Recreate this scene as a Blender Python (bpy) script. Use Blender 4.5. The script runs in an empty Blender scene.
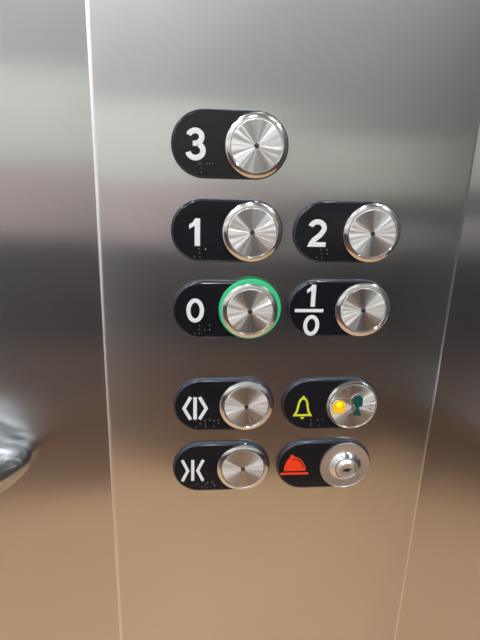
import bpy, math
from mathutils import Matrix, Vector

# ------------------------------------------------------------------ units
# Panel frame in millimetres: x right, y up, z out of the wall. Origin = button of the "0" unit.
H0 = 1.15
def W(x, y, z=0.0):
    return Vector((x*.001, -z*.001, H0 + y*.001))
def D(x, y, z=0.0):
    return Vector((x*.001, -z*.001, y*.001))
S = bpy.context.scene
COL = S.collection

# ------------------------------------------------------------------ materials
def sock(n, *names):
    for k in names:
        if k in n.inputs: return n.inputs[k]
def mat(name, col, rough=.5, metal=0.0, coat=0.0, emit=None, estr=0.0, spec=None, ior=None):
    m = bpy.data.materials.new(name); m.use_nodes = True
    b = m.node_tree.nodes['Principled BSDF']
    b.inputs['Base Color'].default_value = (*col, 1)
    b.inputs['Roughness'].default_value = rough
    b.inputs['Metallic'].default_value = metal
    if coat: b.inputs['Coat Weight'].default_value = coat; b.inputs['Coat Roughness'].default_value = .05
    if spec is not None: b.inputs['Specular IOR Level'].default_value = spec
    if ior: b.inputs['IOR'].default_value = ior
    if emit: b.inputs['Emission Color'].default_value = (*emit, 1); b.inputs['Emission Strength'].default_value = estr
    return m

def brushed_flat(name, col, rough, aniso, streak=.003):
    """stainless sheet brushed along Z: reflections smear sideways"""
    m = mat(name, col, rough, 1.0); nt = m.node_tree; b = nt.nodes['Principled BSDF']
    b.inputs['Anisotropic'].default_value = aniso
    c = nt.nodes.new('ShaderNodeCombineXYZ'); c.inputs[ANI_AXIS].default_value = 1
    nt.links.new(c.outputs[0], b.inputs['Tangent'])
    tc = nt.nodes.new('ShaderNodeTexCoord')
    mp = nt.nodes.new('ShaderNodeMapping'); mp.inputs['Scale'].default_value = (1400, 1400, 9)
    nz = nt.nodes.new('ShaderNodeTexNoise'); nz.inputs['Scale'].default_value = 1.0; nz.inputs['Detail'].default_value = 2
    nt.links.new(tc.outputs['Object'], mp.inputs[0]); nt.links.new(mp.outputs[0], nz.inputs[0])
    mr = nt.nodes.new('ShaderNodeMapRange'); mr.inputs['To Min'].default_value = rough-streak; mr.inputs['To Max'].default_value = rough+streak
    nt.links.new(nz.outputs[0], mr.inputs[0]); nt.links.new(mr.outputs[0], b.inputs['Roughness'])
    # soft smudges and handling marks on the sheet
    n2 = nt.nodes.new('ShaderNodeTexNoise'); n2.inputs['Scale'].default_value = 9; n2.inputs['Detail'].default_value = 5
    nt.links.new(tc.outputs['Object'], n2.inputs[0])
    mx = nt.nodes.new('ShaderNodeMapRange'); mx.inputs['From Min'].default_value = .3; mx.inputs['From Max'].default_value = .7
    mx.inputs['To Min'].default_value = .965; mx.inputs['To Max'].default_value = 1.02
    nt.links.new(n2.outputs[0], mx.inputs[0])
    mu = nt.nodes.new('ShaderNodeVectorMath'); mu.operation = 'SCALE'; mu.inputs[0].default_value = col
    nt.links.new(mx.outputs[0], mu.inputs['Scale']); nt.links.new(mu.outputs[0], b.inputs['Base Color'])
    # very shallow rolling waviness of the sheet
    n3 = nt.nodes.new('ShaderNodeTexNoise'); n3.inputs['Scale'].default_value = 3.5; n3.inputs['Detail'].default_value = 0
    nt.links.new(tc.outputs['Object'], n3.inputs[0])
    bp = nt.nodes.new('ShaderNodeBump'); bp.inputs['Strength'].default_value = 1; bp.inputs['Distance'].default_value = .0012
    nt.links.new(n3.outputs[0], bp.inputs['Height']); nt.links.new(bp.outputs[0], b.inputs['Normal'])
    return m

def turned(name, col, rough, aniso, burst=False):
    """metal turned on a lathe: concentric grooves about the object's own axis"""
    m = mat(name, col, rough, 1.0); nt = m.node_tree; b = nt.nodes['Principled BSDF']
    b.inputs['Anisotropic'].default_value = aniso
    tc = nt.nodes.new('ShaderNodeTexCoord'); sx = nt.nodes.new('ShaderNodeSeparateXYZ')
    nt.links.new(tc.outputs['Object'], sx.inputs[0])
    cb = nt.nodes.new('ShaderNodeCombineXYZ')
    ng = nt.nodes.new('ShaderNodeMath'); ng.operation = 'MULTIPLY'; ng.inputs[1].default_value = -1
    if TURN_RADIAL:
        nt.links.new(sx.outputs['X'], cb.inputs['X']); nt.links.new(sx.outputs['Z'], cb.inputs['Z'])
    else:
        nt.links.new(sx.outputs['Z'], ng.inputs[0]); nt.links.new(ng.outputs[0], cb.inputs['X'])
        nt.links.new(sx.outputs['X'], cb.inputs['Z'])
    nr = nt.nodes.new('ShaderNodeVectorMath'); nr.operation = 'NORMALIZE'
    nt.links.new(cb.outputs[0], nr.inputs[0]); nt.links.new(nr.outputs[0], b.inputs['Tangent'])
    # groove pattern: rings of slightly different roughness
    ln = nt.nodes.new('ShaderNodeVectorMath'); ln.operation = 'LENGTH'; nt.links.new(cb.outputs[0], ln.inputs[0])
    nz = nt.nodes.new('ShaderNodeTexNoise'); nz.noise_dimensions = '1D'; nz.inputs['Scale'].default_value = 3000
    nt.links.new(ln.outputs['Value'], nz.inputs['W'])
    mr = nt.nodes.new('ShaderNodeMapRange'); mr.inputs['To Min'].default_value = rough*.97; mr.inputs['To Max'].default_value = rough*1.03
    nt.links.new(nz.outputs[0], mr.inputs[0]); nt.links.new(mr.outputs[0], b.inputs['Roughness'])
    # radial streaks tilted into the normals, imitating further lamp reflections
    at = nt.nodes.new('ShaderNodeMath'); at.operation = 'ARCTAN2'; nt.links.new(sx.outputs['Z'], at.inputs[0]); nt.links.new(sx.outputs['X'], at.inputs[1])
    oi = nt.nodes.new('ShaderNodeObjectInfo'); ad = nt.nodes.new('ShaderNodeMath'); ad.operation = 'MULTIPLY_ADD'; ad.inputs[1].default_value = 40
    nt.links.new(oi.outputs['Random'], ad.inputs[0]); nt.links.new(at.outputs[0], ad.inputs[2])
    n1 = nt.nodes.new('ShaderNodeTexNoise'); n1.noise_dimensions = '1D'; n1.inputs['Scale'].default_value = 4.6; n1.inputs['Detail'].default_value = 3; n1.inputs['Roughness'].default_value = .65
    nt.links.new(ad.outputs[0], n1.inputs['W'])
    m1 = nt.nodes.new('ShaderNodeMapRange'); m1.inputs['To Min'].default_value = -BURST; m1.inputs['To Max'].default_value = BURST
    nt.links.new(n1.outputs[0], m1.inputs[0])
    sc = nt.nodes.new('ShaderNodeVectorMath'); sc.operation = 'SCALE'; nt.links.new(nr.outputs[0], sc.inputs[0]); nt.links.new(m1.outputs[0], sc.inputs['Scale'])
    ge = nt.nodes.new('ShaderNodeNewGeometry'); an = nt.nodes.new('ShaderNodeVectorMath'); an.operation = 'ADD'
    nt.links.new(ge.outputs['Normal'], an.inputs[0]); nt.links.new(sc.outputs[0], an.inputs[1])
    n2 = nt.nodes.new('ShaderNodeVectorMath'); n2.operation = 'NORMALIZE'; nt.links.new(an.outputs[0], n2.inputs[0])
    if burst: nt.links.new(n2.outputs[0], b.inputs['Normal'])
    return m

BURST = .7
ANI_AXIS = 'X'        # brushing direction of the sheets
TURN_RADIAL = False
M = {}
M['cop'] = brushed_flat('brushed_stainless_panel', (.655, .655, .66), .22, 1.0)
M['wall'] = brushed_flat('brushed_stainless_wall', (.64, .64, .65), .22, 1.0)
M['disc'] = turned('turned_steel', (.79, .78, .79), .40, 1.0, True)
M['rim'] = turned('turned_steel_rim', (.80, .80, .82), .11, .3)
M['chrome'] = mat('chrome', (.75, .77, .80), .08, 1)
M['rail'] = mat('polished_rail_steel', (.66, .69, .74), .17, 1)
M['satin'] = mat('satin_steel', (.72, .69, .66), .45, 1)
M['edge'] = mat('polished_edge', (.84, .84, .85), .26, 1)
M['black'] = mat('black_gloss', (.007, .008, .011), .14, 0, coat=.0)
M['bezel'] = mat('black_chrome', (.045, .05, .068), .12, .6)
M['white'] = mat('white_plastic', (.72, .74, .78), .35)
M['dot'] = mat('braille_grey', (.22, .22, .23), .2, .6)
M['pin'] = mat('dark_pin', (.06, .06, .065), .3, .5)
M['green'] = mat('lit_green', (.02, .35, .14), .3, emit=(.04, .42, .19), estr=.5)
M['yellow'] = mat('yellow_paint', (.62, .62, .04), .4)
M['red'] = mat('red_paint', (.85, .045, .01), .35)
M['amber'] = mat('lit_amber', (.75, .42, .01), .4, emit=(1, .55, .0), estr=.25)
M['lamp_y'] = mat('lit_yellow_lens', (.9, .8, .02), .3, emit=(1, .85, .0), estr=.9)
M['teal'] = mat('teal_paint', (.0, .065, .06), .35)
M['rubber'] = mat('keyhole_black', (.01, .01, .01), .6)

# ------------------------------------------------------------------ mesh helpers
def link(name, verts, faces, m, parent=None, loc=None, smooth=False, bevel=0.0, segs=2, sharp=40):
    me = bpy.data.meshes.new(name); me.from_pydata([tuple(v) for v in verts], [], faces); me.validate(); me.update()
    import bmesh
    bm = bmesh.new(); bm.from_mesh(me); bmesh.ops.recalc_face_normals(bm, faces=bm.faces); bm.to_mesh(me); bm.free()
    me.materials.append(m)
    o = bpy.data.objects.new(name, me); COL.objects.link(o)
    if loc is not None: o.location = loc
    if parent is not None: o.parent = parent
    if smooth:
        me.polygons.foreach_set('use_smooth', [True]*len(me.polygons))
        try: me.set_sharp_from_angle(angle=math.radians(sharp))
        except Exception: pass
    if bevel:
        b = o.modifiers.new('bevel', 'BEVEL'); b.width = bevel; b.segments = segs; b.limit_method = 'ANGLE'; b.angle_limit = math.radians(35)
    return o

def empty(name, loc, label, cat, group=None):
    o = bpy.data.objects.new(name, None); COL.objects.link(o); o.location = loc
    o.empty_display_size = .01
    o['label'] = label; o['category'] = cat
    if group: o['group'] = group
    return o

def stadium(L, H, n=28):
    r = H/2; p = []
    for i in range(n+1):
        t = math.pi*i/n; p.append((L/2-r + r*math.sin(t), r*math.cos(t)))
    for i in range(n+1):
        t = math.pi*i/n; p.append((-L/2+r - r*math.sin(t), -r*math.cos(t)))
    return p
def circle(r, n=72):
    return [(r*math.cos(2*math.pi*i/n), r*math.sin(2*math.pi*i/n)) for i in range(n)]

def loft(rings, cap0=True, cap1=True):
    """rings: list of (outline, z)"""
    V = []; F = []; n = len(rings[0][0])
    for pts, z in rings:
        V += [D(x, y, z) for x, y in pts]
    for k in range(len(rings)-1):
        for i in range(n):
            j = (i+1) % n; F.append((k*n+i, k*n+j, (k+1)*n+j, (k+1)*n+i))
    if cap0: F.append(tuple(range(n)))
    if cap1: F.append(tuple((len(rings)-1)*n+i for i in range(n)))
    return V, F

def poly(pts, z0, z1):
    return loft([(pts, z0), (pts, z1)])

def merge(*parts):
    V = []; F = []
    for v, f in parts:
        k = len(V); V += list(v); F += [tuple(a+k for a in t) for t in f]
    return V, F

def stroke(pts, w, z0, z1, closed=False):
    """flat raised stroke of width w along a polyline, mitred"""
    n = len(pts); L = []; R = []
    for i in range(n):
        p = Vector(pts[i])
        a = Vector(pts[(i-1) % n]) if (closed or i > 0) else None
        b = Vector(pts[(i+1) % n]) if (closed or i < n-1) else None
        d0 = (p-a).normalized() if a is not None else None
        d1 = (b-p).normalized() if b is not None else None
        if d0 is None: d0 = d1
        if d1 is None: d1 = d0
        t = (d0+d1).normalized(); nn = Vector((-t.y, t.x))
        k = w/2/max(.45, nn.dot(Vector((-d0.y, d0.x))))
        L.append(p+nn*k); R.append(p-nn*k)
    V = []; F = []
    for z in (z0, z1):
        V += [D(q.x, q.y, z) for q in L]; V += [D(q.x, q.y, z) for q in R]
    def idx(s, side, i): return s*2*n + side*n + i
    for i in range(n if closed else n-1):
        j = (i+1) % n
        F.append((idx(1,0,i), idx(1,0,j), idx(1,1,j), idx(1,1,i)))
        F.append((idx(0,0,i), idx(0,0,j), idx(0,1,j), idx(0,1,i)))
        F.append((idx(0,0,i), idx(0,0,j), idx(1,0,j), idx(1,0,i)))
        F.append((idx(0,1,i), idx(0,1,j), idx(1,1,j), idx(1,1,i)))
    if not closed:
        for i in (0, n-1): F.append((idx(0,0,i), idx(1,0,i), idx(1,1,i), idx(0,1,i)))
    return V, F

def arc(cx, cy, rx, ry, a0, a1, n=16):
    return [(cx+rx*math.cos(math.radians(a0+(a1-a0)*i/n)), cy+ry*math.sin(math.radians(a0+(a1-a0)*i/n))) for i in range(n+1)]

def revolve(profile, n=72):
    """profile (r, z) from outside in; last r may be 0"""
    V = []; F = []
    rows = []
    for r, z in profile:
        if r < 1e-6: rows.append([len(V)]); V.append(D(0, 0, z))
        else:
            rows.append(list(range(len(V), len(V)+n)))
            V += [D(r*math.cos(2*math.pi*i/n), r*math.sin(2*math.pi*i/n), z) for i in range(n)]
    for a, b in zip(rows, rows[1:]):
        for i in range(n):
            j = (i+1) % n
            if len(b) == 1: F.append((a[i], a[j], b[0]))
            elif len(a) == 1: F.append((a[0], b[j], b[i]))
            else: F.append((a[i], a[j], b[j], b[i]))
    if len(rows[0]) > 1: F.append(tuple(rows[0]))
    if len(rows[-1]) > 1: F.append(tuple(rows[-1]))
    return V, F

def box(x0, x1, y0, y1, z0, z1):
    V = [(x, y, z) for x in (x0, x1) for y in (y0, y1) for z in (z0, z1)]
    F = [(0,1,3,2),(4,6,7,5),(0,4,5,1),(2,3,7,6),(0,2,6,4),(1,5,7,3)]
    return V, F

# ------------------------------------------------------------------ button units
PL, PH, BO, BR = 64.3, 36.0, 14.05, 17.1
ZF = 2.7                                   # front of the black face
COLX = (0.0, 69.4)
ROWY = (93.4, 46.8, 0.0, -64.0, -109.6)

def base_unit(name, col, row, label, dx=0, dy=0, group='control units on the lift panel'):
    cx = COLX[col]-BO+dx; cy = ROWY[row]+dy
    t = empty(name, W(cx, cy, 0), label, 'lift button' if name != 'key_switch' else 'key switch', group)
    V, F = loft([(stadium(PL, PH), .02), (stadium(PL, PH), 1.1), (stadium(PL-.35, PH-.35), 1.8), (stadium(PL-1.1, PH-1.1), 2.4), (stadium(PL-2.2, PH-2.2), ZF), (stadium(PL-2.5, PH-2.5), ZF-.1)])
    link('bezel', V, F, M['bezel'], t, smooth=True, sharp=60)
    V, F = loft([(stadium(PL-2.5, PH-2.5), ZF-.3), (stadium(PL-2.5, PH-2.5), ZF), (stadium(PL-2.8, PH-2.8), ZF+.08)])
    link('face_plate', V, F, M['black'], t)
    return t

Z0 = ZF+.05; Z1 = ZF+.6
def push_button(t, rim=14.2):
    r = rim
    V, F = revolve([(BR-.3, ZF+.1), (BR, ZF+.3), (BR, ZF+.9), (BR-.25, ZF+1.3), (r+.7, ZF+2.3), (r+.25, ZF+2.35), (r+.05, ZF+2.2), (r, ZF+1.5), (0, ZF+1.5)])
    b = link('push_button', V, F, M['rim'], t, loc=D(BO, 0, 0), smooth=True, sharp=30)
    V, F = revolve([(r-.4, ZF+1.5), (r-.4, ZF+2.1), (r-.6, ZF+2.2), (0, ZF+2.2)])
    link('turned_disc', V, F, M['disc'], b)
    return b
def pin(b):
    V, F = revolve([(1.4, ZF+2.2), (1.4, ZF+2.4), (1.05, ZF+2.5), (0, ZF+2.42)], 24)
    link('centre_pin', V, F, M['pin'], b, smooth=True)

KS = .96
def sym(t, name, VF, m='white', label=None, bev=.0002):
    o = link(name, [Vector((v[0]*KS, v[1], v[2]*KS)) for v in VF[0]], VF[1], M[m], t, bevel=bev)
    if label: o['label'] = label
    return o
def braille(t, pts, r=.62):
    parts = []
    for x, y in pts:
        V, F = revolve([(r, 0), (r*.85, .3), (r*.5, .48), (0, .55)], 12)
        parts.append(([v + D(x*KS, y*KS, ZF+.06) for v in V], F))
    V, F = merge(*parts)
    link('braille', V, F, M['dot'], t, smooth=True, sharp=80)

def three():
    w = 3.05
    up = arc(-19.85, 3.75, 3.7, 3.35, 165, -70, 18)
    lo = arc(-19.7, -3.55, 4.25, 3.85, 62, -168, 20)
    return merge(stroke(up, w, Z0, Z1), stroke(lo, w, Z0, Z1-.01), stroke([(-21.2, .3), (-18.4, .3)], 2.8, Z0, Z1-.02))
def one(ox, oy, s=1.0):
    p = [(1.7, 8.3), (1.7, -8.3), (-1.6, -8.3), (-1.6, 3.9), (-4.9, 1.9), (-4.9, 4.6), (-2.8, 5.9), (-1.2, 8.3)]
    return poly([(ox+x*s, oy+y*s) for x, y in p], Z0, Z1)
def zero(ox, oy, rx, ry, w):
    return stroke(arc(ox, oy, rx, ry, 0, 360*31/32, 31), w, Z0, Z1, True)
def two(ox, oy):
    top = arc(ox-.1, oy+3.3, 4.2, 3.7, 165, -25, 16)
    top += [(ox+1.9, oy-.9), (ox-1.7, oy-3.9), (ox-3.6, oy-6.5)]
    return merge(stroke(top, 3.05, Z0, Z1), poly([(ox-5.6, oy-8.0), (ox+5.7, oy-8.0), (ox+5.7, oy-5.2), (ox-4.5, oy-5.2)], Z0, Z1-.01))

# --- 3
t = base_unit('elevator_button', 0, 0, 'topmost black pill-shaped lift button marked 3 with round steel push disc', dx=0.4, dy=0)
sym(t, 'numeral', three()); braille(t, [(-17.8, -10.6), (-16.4, -10.7), (-13.3, -10.4), (-11.6, -10.4), (-9.8, -10.2), (-16.4, -13), (-19.2, -15.3), (-16.2, -15.3)], .42)
pin(push_button(t))
# --- 1
t = base_unit('elevator_button', 0, 1, 'black pill-shaped lift button marked 1, directly below the 3', dx=-0.2, dy=-0.2)
sym(t, 'numeral', one(-17.8, -.7, .98)); braille(t, [(-16.8, -10.6), (-12.8, -10.7), (-16.4, -13.1), (-19.4, -15.4), (-16.1, -15.4)], .42)
pin(push_button(t))
# --- 2
t = base_unit('elevator_button', 1, 1, 'black pill-shaped lift button marked 2, right of the 1', dx=0.6, dy=0.3)
sym(t, 'numeral', two(-19.0, -.8)); braille(t, [(-15.7, -10.6), (-12, -10.6), (-15.2, -13.2), (-11.7, -13.2), (-18.1, -15.4), (-15, -15.4)], .42)
pin(push_button(t))
# --- 0, lit
t = base_unit('elevator_button', 0, 2, 'black pill-shaped lift button marked 0 with a glowing green ring', dx=0.2, dy=-0.5)
sym(t, 'numeral', zero(-19.3, 0, 4.15, 6.5, 2.6)); braille(t, [(-16.6, -9.9), (-10.3, -9.9), (-16.6, -12.7), (-13.2, -12.7), (-10.1, -12.7), (-19.2, -15.1), (-16.5, -15.1)], .42)
b = push_button(t); pin(b)
V, F = revolve([(BR-1.2, ZF+.12), (18.5, ZF+.12), (18.7, ZF+.4), (18.6, ZF+.75), (18.2, ZF+.95), (BR-1.2, ZF+.95)])
V = [v + D(.1, 1.0, 0) for v in V]
g = link('light_ring', V, F, M['green'], b, smooth=True); g['label'] = 'glowing green ring'
# --- 1/0
t = base_unit('elevator_button', 1, 2, 'black pill-shaped lift button marked 1 over 0 with a dividing bar', dx=0, dy=0.5)
sym(t, 'numeral', one(-17.8, 8.9, .86))
sym(t, 'numeral', zero(-17.7, -10.7, 3.9, 5.7, 2.5))
sym(t, 'divider_bar', poly([(-28.9, -1.9), (-10.6, -1.9), (-10.6, .2), (-28.9, .2)], Z0, Z1))
pin(push_button(t))
# --- door open
t = base_unit('elevator_button', 0, 3, 'black door-open lift button with outward arrows and a bar', dx=0.2, dy=0.2)
sym(t, 'arrow', stroke([(-22.0, 6.6), (-26.4, -1.6), (-22.0, -9.8)], 2.2, Z0, Z1))
sym(t, 'bar', poly([(-20.3, -9.7), (-17.9, -9.7), (-17.9, 6.4), (-20.3, 6.4)], Z0, Z1))
sym(t, 'arrow', stroke([(-16.2, 6.5), (-11.8, -1.7), (-16.2, -9.7)], 2.2, Z0, Z1))
braille(t, [(-18.5, -11), (-12.4, -10.6), (-9.4, -10.4), (-6.5, -11), (-3.6, -10.7), (-15.8, -13.2), (-12.3, -13.3), (-3.5, -13.2), (-18.4, -15.4), (-12.3, -15.4), (-6.2, -15.4)], .42)
pin(push_button(t))
# --- door close
t = base_unit('elevator_button', 0, 4, 'black door-close lift button with inward arrows and a bar', dx=-0.5, dy=0)
sym(t, 'arrow', stroke([(-26.9, 6.8), (-23.2, -1.6), (-26.9, -9.8)], 2.1, Z0, Z1))
sym(t, 'bar', poly([(-20.9, -9.6), (-18.7, -9.6), (-18.7, 6.8), (-20.9, 6.8)], Z0, Z1))
sym(t, 'arrow', stroke([(-12.7, 6.7), (-16.4, -1.6), (-12.7, -9.8)], 2.1, Z0, Z1))
braille(t, [(-13.1, -11.2), (-9.7, -11.9), (-6.3, -11.4), (-11, -13.4), (-4.6, -14.0), (-13.0, -15.4), (-9.6, -15.6), (-16.4, -12.6)], .42)
pin(push_button(t))
# --- alarm
t = base_unit('elevator_button', 1, 3, 'black alarm button with yellow bell and coloured icons on its disc', dx=0, dy=-0.2)
bell = [(-24.5, -7.4), (-22.9, -4.2), (-22.3, -1.0), (-21.9, 1.6), (-21.2, 3.6), (-20.2, 4.8), (-19.1, 5.2), (-18.0, 4.8), (-17.0, 3.6), (-16.3, 1.6), (-15.9, -1.0), (-15.2, -4.2), (-13.6, -7.4)]
o = sym(t, 'bell_symbol', merge(stroke(bell, 1.5, Z0, Z1, True), poly(arc(-19.1, 6.0, .9, 1.0, 0, 345, 23), Z0, Z1-.02), poly(arc(-19, -8.9, 1.4, 1.2, -180, 0, 10), Z0, Z1-.01)), 'yellow', 'yellow outlined bell')
braille(t, [(-19, -11.3), (-12.7, -11), (-8.2, -11.2), (-5.0, -10.9), (-12.8, -13.6), (-12.7, -15.5), (-6.6, -15.6)], .42)
b = push_button(t, 15.4)
z = ZF+2.2
def onb(VF, name, m, label=None):
    V, F = VF; o = link(name, V, F, M[m], b, bevel=.00015)
    if label: o['label'] = label
lock = [(-13.2, -5.0), (-5.0, -5.0), (-5.0, .2)] + arc(-9.1, .2, 4.1, 3.9, 0, 180, 14)
onb(poly(lock, z, z+.3), 'call_sent_icon', 'amber', 'lit yellow icon')
onb(poly(arc(-9.3, 1.2, 1.7, 1.7, 0, 345, 23), z, z+.55), 'indicator_lens', 'lamp_y', 'bright yellow lens')
onb(stroke(arc(-9.1, .6, 5.1, 5.0, 15, 165, 16), .7, z, z+.4), 'icon_outline', 'chrome', 'raised metal arch')
head = [(2.2, -6.8), (8.6, -7.6), (7.4, -4.2), (6.4, -1.9), (6.6, -.6), (8.6, -.4), (8.9, 1.4), (8.6, 3.6), (8.6, 5.6), (7.4, 7.2), (5.2, 7.9), (2.8, 7.2), (1.4, 5.2), (1.4, 2.8), (2.8, .6), (3.9, -1.0), (3.8, -3.0)]
head = [(x*.88-1.5, y*.95) for x, y in head]
onb(poly(head, z, z+.3), 'speaking_head_icon', 'teal', 'dark green head icon')
onb(stroke([(-2.0, -5.4), (.2, -3.4), (0, -.6), (-1.6, 2.2), (-1.6, 5.2), (.2, 7.8), (3.2, 9.0), (6.2, 8.0)], .65, z, z+.4), 'icon_outline', 'chrome', 'raised metal outline')
onb(merge(stroke([(10.6, 2.6), (13.4, 4.0)], .5, z, z+.35), stroke([(10.8, .6), (13.4, .2)], .5, z, z+.35), stroke([(10.6, -1.2), (13.0, -3.2)], .5, z, z+.35)), 'sound_wave_marks', 'chrome', 'fine raised lines')
# --- key switch
t = base_unit('key_switch', 1, 4, 'black unit with red fire-helmet symbol and round steel key lock', dx=-0.7, dy=0)
helm = [(-28.4, -3.9), (-13.0, -3.9), (-13.2, -1.4), (-14.2, 1.4), (-15.6, 3.8), (-17.6, 5.9), (-19.6, 7.1), (-21.4, 7.4), (-22.2, 8.9), (-24.2, 9.0), (-25.0, 6.8), (-26.4, 4.9), (-27.6, 2.4), (-28.3, -.6)]
sym(t, 'helmet_symbol', merge(poly(helm, Z0, Z1-.2), poly([(-31.0, -6.9), (-10.6, -6.9), (-11.2, -5.2), (-30.6, -5.2)], Z0, Z1-.2)), 'red', 'red helmet over a red line', bev=.00015)
sym(t, 'helmet_crest', stroke([(-22.6, 6.0), (-19.4, 5.6), (-17.0, 3.9), (-15.4, 1.4), (-14.6, -1.4)], .7, Z0, Z1-.05), 'rubber', 'black crest line', bev=0)
V, F = revolve([(BR-.3, ZF+.1), (BR, ZF+.3), (BR, ZF+1.1), (BR-.4, ZF+1.6), (BR-.9, ZF+1.5), (0, ZF+1.5)])
fl = link('lock_flange', V, F, M['satin'], t, loc=D(BO, 0, 0), smooth=True, sharp=30)
V, F = revolve([(BR-1.0, ZF+1.45), (BR-.8, ZF+1.75), (BR-.45, ZF+1.85), (BR-.1, ZF+1.7), (BR+.05, ZF+1.4), (BR+.05, ZF+1.0)])
link('polished_ring', V, F, M['edge'], fl, smooth=True)
V, F = revolve([(10.9, ZF+1.5), (10.9, ZF+2.0), (10.4, ZF+2.5), (7.8, ZF+4.4), (7.5, ZF+4.2), (7.5, ZF+3.4), (0, ZF+3.4)])
link('lock_collar', V, F, M['rim'], fl, smooth=True, sharp=30)
V, F = revolve([(7.0, ZF+3.4), (7.0, ZF+4.7), (6.6, ZF+5.1), (4.8, ZF+6.2), (4.4, ZF+6.0), (0, ZF+6.0)])
link('lock_cylinder', V, F, M['satin'], fl, smooth=True, sharp=30)
V, F = poly([(-2.6, -1.1), (-.9, -1.1), (-.4, -1.5), (1.2, -1.3), (2.8, .2), (2.8, 1.0), (1, .9), (.4, 1.4), (-2.6, .2)], ZF+6.0, ZF+6.12)
link('keyhole', V, F, M['rubber'], fl)

# ------------------------------------------------------------------ control panel sheet
XL, XR = -87.5, 127.0
TOP, BOT = 1099, -1149.5
def ring(o): return [(XL+o, BOT+o), (XR-o, BOT+o), (XR-o, TOP-o), (XL+o, TOP-o)]
def rrings(w, h):
    return [(ring(0), -2.6), (ring(0), -h), (ring(.25), -h+.25), (ring(w-.35), -.2), (ring(w), 0)]
V, F = loft(rrings(2.3, 1.1))
p = link('control_panel', [v + W(0, 0, 0) for v in V], F, M['cop'], None, smooth=True, sharp=60)
p.data.materials.append(M['edge'])
for f in p.data.polygons:
    if .2 < abs(f.normal.x) < .95: f.material_index = 1
p['label'] = 'tall brushed stainless sheet carrying all the lift buttons'; p['category'] = 'control panel'

# ------------------------------------------------------------------ lift car shell
def struct(name, VF, m, parent=None):
    o = link(name, VF[0], VF[1], m, parent)
    o['kind'] = 'structure'
    return o
CX0, CX1 = -1.35, 1.45       # car side walls
YB = -1.40                 # far side
HC = 2.25
def wallmat(name, col, rough=.6, metal=0, bumps=0):
    m = mat(name, col, rough, metal); nt = m.node_tree; b = nt.nodes['Principled BSDF']
    tc = nt.nodes.new('ShaderNodeTexCoord'); nz = nt.nodes.new('ShaderNodeTexNoise'); nz.inputs['Scale'].default_value = 14; nz.inputs['Detail'].default_value = 4
    mr = nt.nodes.new('ShaderNodeMapRange'); mr.inputs['To Min'].default_value = .9; mr.inputs['To Max'].default_value = 1.1
    mu = nt.nodes.new('ShaderNodeVectorMath'); mu.operation = 'SCALE'; mu.inputs[0].default_value = col
    nt.links.new(tc.outputs['Object'], nz.inputs[0]); nt.links.new(nz.outputs[0], mr.inputs[0]); nt.links.new(mr.outputs[0], mu.inputs['Scale'])
    nt.links.new(mu.outputs[0], b.inputs['Base Color'])
    return m
struct('wall_front', box(CX0, CX1, .0026, .04, 0, HC), M['wall'])
struct('floor', box(CX0, CX1, YB, .04, -.04, 0), wallmat('tan_vinyl', (.68, .43, .25), .5))
struct('ceiling', box(CX0, CX1, YB, .04, HC, HC+.04), wallmat('pale_ceiling', (.36, .37, .37), .5))
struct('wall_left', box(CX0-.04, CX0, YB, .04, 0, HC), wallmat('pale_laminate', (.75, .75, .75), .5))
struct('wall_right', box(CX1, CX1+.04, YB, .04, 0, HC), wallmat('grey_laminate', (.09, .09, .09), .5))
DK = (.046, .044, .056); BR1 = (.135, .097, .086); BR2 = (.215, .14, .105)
BANDS = [  # invented unseen bands, toned for the light and dark the steel reflects
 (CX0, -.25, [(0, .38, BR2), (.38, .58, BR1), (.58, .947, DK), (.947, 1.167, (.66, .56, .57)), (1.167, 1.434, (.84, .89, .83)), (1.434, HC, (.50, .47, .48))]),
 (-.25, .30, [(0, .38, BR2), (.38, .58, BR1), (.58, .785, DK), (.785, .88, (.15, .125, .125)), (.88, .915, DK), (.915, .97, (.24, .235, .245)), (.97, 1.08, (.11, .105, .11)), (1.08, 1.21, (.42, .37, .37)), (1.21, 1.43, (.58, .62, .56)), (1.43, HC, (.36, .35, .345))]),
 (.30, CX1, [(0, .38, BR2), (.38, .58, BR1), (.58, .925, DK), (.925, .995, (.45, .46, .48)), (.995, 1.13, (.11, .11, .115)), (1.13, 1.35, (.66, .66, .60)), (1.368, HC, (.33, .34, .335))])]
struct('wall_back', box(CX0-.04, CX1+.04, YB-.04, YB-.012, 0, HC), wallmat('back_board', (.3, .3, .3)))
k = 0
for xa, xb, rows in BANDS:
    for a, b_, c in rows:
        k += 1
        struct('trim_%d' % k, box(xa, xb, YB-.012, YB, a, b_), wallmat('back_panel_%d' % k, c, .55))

# ceiling spot lamps; the fourth is added to brighten the far wall's left
lm = mat('lamp_glass', (.9, .9, .9), .3, emit=(.96, 1, 1), estr=1050)
k = 0
for x, y in ((-1.15, -.55), (-1.0, -1.2), (-.45, -.75), (-.62, -1.24), (.0, -1.22), (.25, -.5), (.75, -.95), (1.25, -.45), (1.3, -1.25)):
    if True:
        lt = empty('ceiling_light', (x, y, HC), 'round ceiling spotlight set in the lift ceiling, outside the frame', 'ceiling light', 'round spotlights in the ceiling')
        n = 32
        V = []; F = []
        for r, z in ((.046, 0), (.046, -.006), (.034, -.010), (.030, -.004)):
            V += [(r*math.cos(2*math.pi*i/n), r*math.sin(2*math.pi*i/n), z) for i in range(n)]
        for q in range(3):
            for i in range(n):
                j = (i+1) % n; F.append((q*n+i, q*n+j, (q+1)*n+j, (q+1)*n+i))
        link('trim_ring', V, F, M['chrome'], lt, smooth=True)
        link('lamp', [(.025*math.cos(2*math.pi*i/n), .025*math.sin(2*math.pi*i/n), -.004) for i in range(n)], [tuple(range(n))], lm, lt)

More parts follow.
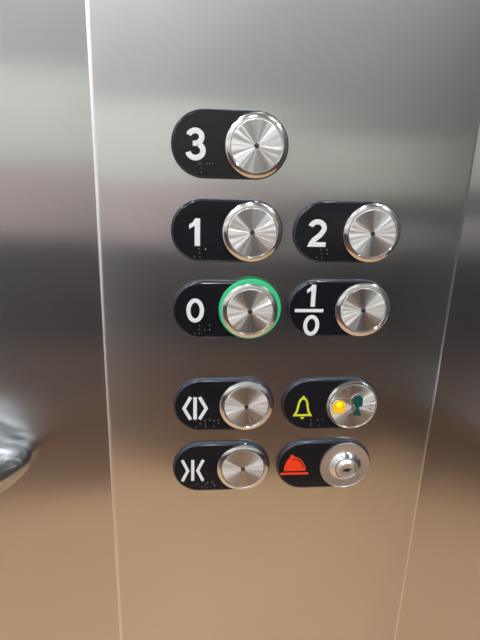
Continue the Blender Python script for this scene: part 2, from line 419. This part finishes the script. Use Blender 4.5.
# ------------------------------------------------------------------ handrails
def rail(pts, label):
    """tube swept along (x, y, z, radius) given in panel mm"""
    P = [Vector(p[:3]) for p in pts]; n = 32; V = []; F = []
    for i, p in enumerate(P):
        a = P[max(0, i-1)]; b = P[min(len(P)-1, i+1)]
        t = (b-a).normalized(); up = Vector((0, 1, 0)); s = t.cross(up).normalized(); r = pts[i][3]
        for k in range(n):
            th = 2*math.pi*k/n
            V.append(W(*(p + s*(r*math.cos(th)) + up*(r*math.sin(th)))))
    for i in range(len(P)-1):
        for k in range(n):
            j = (k+1) % n; F.append((i*n+k, i*n+j, (i+1)*n+j, (i+1)*n+k))
    F.append(tuple(range(n))); F.append(tuple((len(P)-1)*n+k for k in range(n)))
    o = link('handrail', V, F, M['rail'], None, smooth=True, sharp=50)
    o['label'] = label; o['category'] = 'handrail'
    return o
def rail_path(xe, sgn, y, far, n=22):
    pts = []
    for i in range(n+1):
        u = i/n
        pts.append((xe + sgn*95*u, y, -3 + 50*(1-(1-u)**2), 2.5 + 22.5*math.sqrt(1-(1-u)**2)))
    pts.append((far, y, 47, 25))
    return pts
rail(rail_path(-138, -1, -99, -900), 'polished chrome handrail whose end tapers into the wall left of the panel')
rail(rail_path(179, 1, -99, 900), 'chrome handrail whose tip just enters at the right edge')
# unseen grab rail, added for the light bar it reflects in the steel
V, F = revolve([(18, -420), (18, 420)], 24)
V = [Vector((.78 + v.y*-1, YB + .06 + v.x, 1.02 + v.z)) for v in V]
o = link('handrail', V, F, M['satin'], None, smooth=True, sharp=50)
o['label'] = 'straight steel grab rail on the far side of the car, behind the camera'; o['category'] = 'handrail'

# ------------------------------------------------------------------ camera
cam = bpy.data.cameras.new('camera'); co = bpy.data.objects.new('camera', cam); COL.objects.link(co)
R = ((0.9957643556348902, -0.0013946059506198677, -0.0919315132110559), (0.030370349553027146, 0.9487494510196953, 0.31456656061611776), (0.0867812762930979, -0.3160261607273506, 0.9447732404237917))
B = Matrix(((R[0][0], R[0][1], R[0][2]), (-R[2][0], -R[2][1], -R[2][2]), (R[1][0], R[1][1], R[1][2])))
co.matrix_world = Matrix.Translation(W(-34.68, 93.624, 303.247)) @ B.to_4x4()
cam.sensor_fit = 'VERTICAL'; cam.sensor_height = 24; cam.sensor_width = 18
cam.lens = 528.13/640*24
cam.clip_start = .01
S.camera = co

w = bpy.data.worlds.new('world'); S.world = w; w.use_nodes = True
w.node_tree.nodes['Background'].inputs[0].default_value = (.5, .5, .5, 1)
w.node_tree.nodes['Background'].inputs[1].default_value = .3
S.view_settings.view_transform = 'Standard'; S.view_settings.look = 'None'
S.view_settings.gamma = 1; S.view_settings.use_curve_mapping = False
S.view_settings.exposure = -.35
